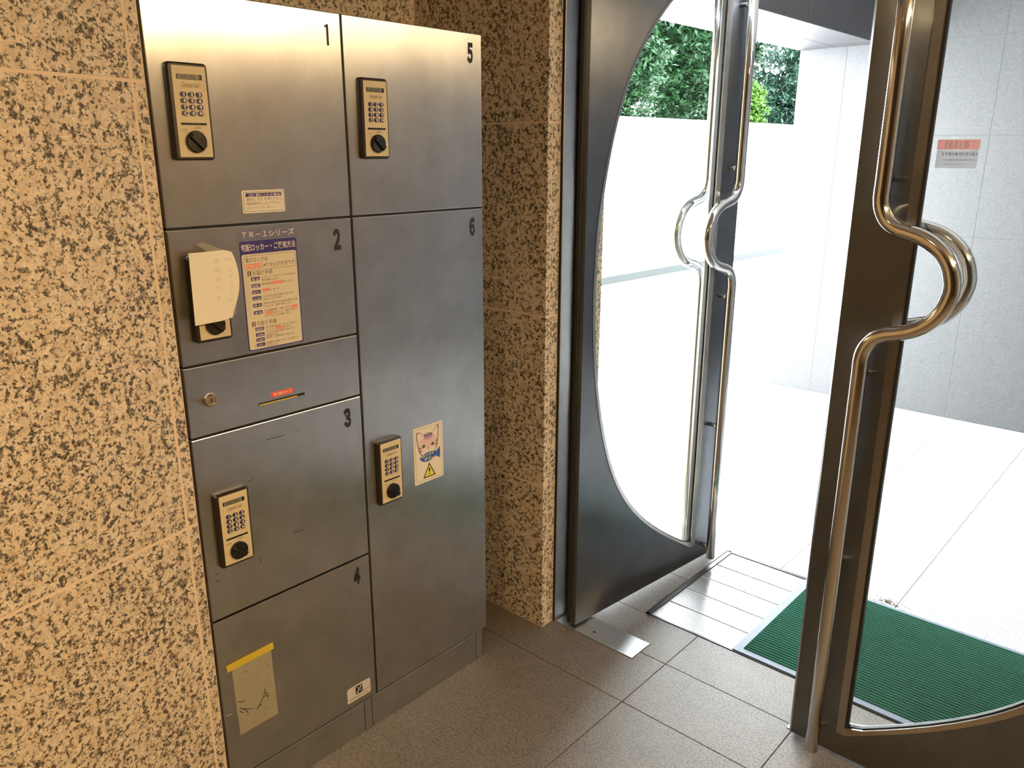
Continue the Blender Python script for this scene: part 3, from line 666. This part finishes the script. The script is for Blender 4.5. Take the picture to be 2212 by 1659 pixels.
# surface-mounted linear lamp further into the lobby: the warm band across the top of the locker doors
cl = empty('ceiling_lamp', (2.85, 1.1, CEIL)); tag(cl, 'long warm surface-mounted ceiling lamp across from the lockers', 'ceiling light')
m = MB(); m.box((2.76, .38, CEIL-.022), (2.94, 1.82, CEIL-.0005)); m.build('lamp_housing', PLATE, cl)
m = MB(); m.box((2.78, .40, CEIL-.075), (2.92, 1.80, CEIL-.022)); m.build('lamp_diffuser', BAR, cl, bevel=.008)

# ------------------------------------------------------------------ porch outside
YE = 5.21
m = MB(); m.box((-.712, YE+.001, 0), (3.4, YE+.25, 2.9)); we = m.build('wall_outside', GROUTO); tag(we, 'grey granite wall at the end of the entrance porch', 'wall', kind='structure')
panels(we, OUTG, lambda a, b, h: (a, YE-h, b), [-.714, -.42, .42, 1.26, 2.10, 3.4], [0, .53, 1.09, 1.65, 2.172, 2.9], gap=.0012)
panels(we, OUTG, lambda a, b, h: (-.714-h, a, b), [YE+.021, YE+.25], [0, .53, 1.09, 1.65, 2.172, 2.9], thick=.012, gap=.0012)
m = MB(); m.box((-.729, 2.13, 2.1735), (-.231, YE-.001, 2.899)); bmn = m.build('porch_beam', GROUTO); tag(bmn, 'grey granite clad beam along the open side of the porch', 'beam', kind='structure')
YB_ = [2.13, 2.5, 3.34, 4.18, 5.0, YE-.0]
panels(bmn, OUTG, lambda a, b, h: (a, b, 2.172-h), [-.73, -.48, -.23], YB_, gap=.0012)
panels(bmn, OUTG, lambda a, b, h: (-.23+h, a, b), YB_, [2.174, 2.9], gap=.0012); panels(bmn, OUTG, lambda a, b, h: (-.73-h, a, b), YB_, [2.174, 2.9], gap=.0012)
m = MB(); m.box((-.73, 2.0, 2.9), (3.4, YE+.25, 3.0)); pcl = m.build('porch_ceiling', SOFFIT); tag(pcl, 'plain porch ceiling above the granite beam', 'ceiling', kind='structure')
m = MB(); m.box((3.1, 2.1, 0), (3.4, YE+.25, 2.9)); ws = m.build('wall_porch_shade', OUTG); tag(ws, 'unseen grey granite side wall added to keep skylight off the porch end wall', 'wall', kind='structure')  # unseen wall, added to close the porch and darken its end wall
# building face beside the porch and boundary wall
P1, P2 = Vector((-4.18, 6.0, 0)), Vector((-3.78, 14.6, 0)); PD = (P2-P1).normalized(); PNn = Vector((PD.y, -PD.x, 0)); PL = (P2-P1).length
def FP(a, b, h): p = P1+PD*a+PNn*h; return (p.x, p.y, b)
m = MB(); m.prism([(0, 0), (PL, 0), (PL, 1.9), (0, 1.9)], FP, -.2, -.012); pw = m.build('boundary_wall', GROUTO); tag(pw, 'long white boundary wall in front of the trees', 'wall', kind='structure')
a = 0
while a < PL-.1:
    m = MB(); m.prism([(a+.004, .0), (min(a+1.67, PL)-.004, .0), (min(a+1.67, PL)-.004, 1.9), (a+.004, 1.9)], FP, -.011, 0); m.build('render_panel', WHITEW, pw); a += 1.67
m = MB(); m.prism([(-.02, 1.9), (PL, 1.9), (PL, 1.955), (-.02, 1.955)], FP, -.23, .02); m.build('coping', WHITEW, pw)
m = MB(); m.prism([(0, .0), (PL, 0), (PL, .09), (0, .09)], FP, 0, .012); m.build('plinth_band', plain('plinth_grey_material', (.010, .012, .011), .9), pw)

# ------------------------------------------------------------------ trees behind the boundary wall
def tree(name, label, base, height, blobs, nleaf, lsize, mat, rnd, droop=0.0, slim=.5, trunk=.10, lean=(0, 0)):
    r = empty(name, base); tag(r, label, 'tree', 'trees behind the boundary wall')
    B0 = Vector(base); m = MB(); top = B0+Vector((lean[0], lean[1], height))
    pts = [B0+(top-B0)*t+Vector((.06*math.sin(5*t+base[0]), .06*math.cos(4*t), 0)) for t in (0, .2, .4, .6, .8, 1)]
    m.tube(pts, trunk, 9, taper=[1.25, 1, .85, .65, .45, .2]); m.build('trunk', BARK, r, smooth=True)
    for (c, rad) in blobs[:14]:
        c = Vector(c); s = B0+(top-B0)*max(.15, min(.9, (c.z-B0.z-rad[2]*.5)/height)); mid = (s+c)/2+Vector((0, 0, .1))
        m = MB(); m.tube([s, mid, c], trunk*.38, 6, taper=[1, .7, .25]); m.build('branch', BARK, r, smooth=True)
    vol = [b[1][0]*b[1][1]*b[1][2] for b in blobs]; tot = sum(vol); V = []; Fc = []
    for (c, rad), v in zip(blobs, vol):
        k = int(nleaf*v/tot)
        ncl = max(8, k//26); cls = []
        for _ in range(ncl):
            d = Vector((rnd.gauss(0, 1), rnd.gauss(0, 1), rnd.gauss(0, 1))).normalized()*(rnd.random()**.45)
            cls.append(Vector((c[0]+d.x*rad[0], c[1]+d.y*rad[1], c[2]+d.z*rad[2])))
        for i in range(k):
            q = cls[i % ncl]; sp = .16*min(1, max(rad)); p = q+Vector((rnd.gauss(0, sp), rnd.gauss(0, sp), rnd.gauss(0, sp*.7)))
            d = Vector((rnd.gauss(0, 1), rnd.gauss(0, 1), rnd.gauss(-droop, .6))).normalized(); n_ = Vector((rnd.gauss(0, .6), rnd.gauss(0, .6), 1)).normalized(); w = d.cross(n_).normalized()
            L = lsize*(.7+.6*rnd.random()); W_ = L*slim*.5; k0 = len(V); up = w.cross(d)*W_*.35
            V += [p-d*L*.5, p+w*W_+up, p+d*L*.5, p-w*W_+up]; Fc += [(k0, k0+1, k0+2), (k0, k0+2, k0+3)]
    me = bpy.data.meshes.new('foliage'); me.from_pydata([tuple(v-B0) for v in V], [], Fc); me.materials.append(mat)
    o = bpy.data.objects.new('foliage', me); COL.objects.link(o); o.parent = r; o['kind'] = 'stuff'
rnd = random.Random(11)
def bl(lo, hi, n, rad):
    out = []
    for i in range(n):
        r_ = tuple(rad*(.75+.5*rnd.random()) for _ in range(3))
        out.append((tuple(lo[k]+r_[k]+.25+(hi[k]-lo[k]-2*r_[k]-.5)*rnd.random() for k in range(3)), r_))
    return out
tree('broadleaf_tree', 'dense glossy broadleaf tree seen through the open door glass', (-7.1, 11.2, 0), 4.9, bl((-8.4, 8.9, .9), (-5.75, 13.15, 5.0), 70, .52), 52000, .125, LEAF1, rnd, lean=(.1, .2))
tree('broadleaf_tree', 'broadleaf tree behind the edge of the open door, beside the cedar', (-7.2, 15.2, 0), 5.2, bl((-8.5, 13.2, .9), (-5.95, 17.4, 5.4), 70, .55), 46000, .135, LEAF1, rnd)
tree('broadleaf_tree', 'broadleaf tree beyond the porch beam at the near end of the white wall', (-5.9, 6.6, 0), 4.8, bl((-7.3, 4.6, 1.0), (-4.6, 8.8, 4.8), 44, .6), 26000, .11, LEAF1, rnd)
tree('leafy_bush', 'bright yellow-green bush just over the white wall', (-4.7, 12.2, 0), 2.7, bl((-5.2, 11.8, 1.1), (-4.05, 12.9, 3.05), 16, .24), 8000, .08, LEAF2, rnd, trunk=.05)
tree('cedar_tree', 'dark cedar tree behind the bright yellow-green bush', (-5.0, 14.9, 0), 6.5, bl((-5.9, 13.2, .6), (-3.9, 17.2, 5.2), 60, .45), 32000, .13, LEAF3, rnd, droop=.4, slim=.28, trunk=.14)
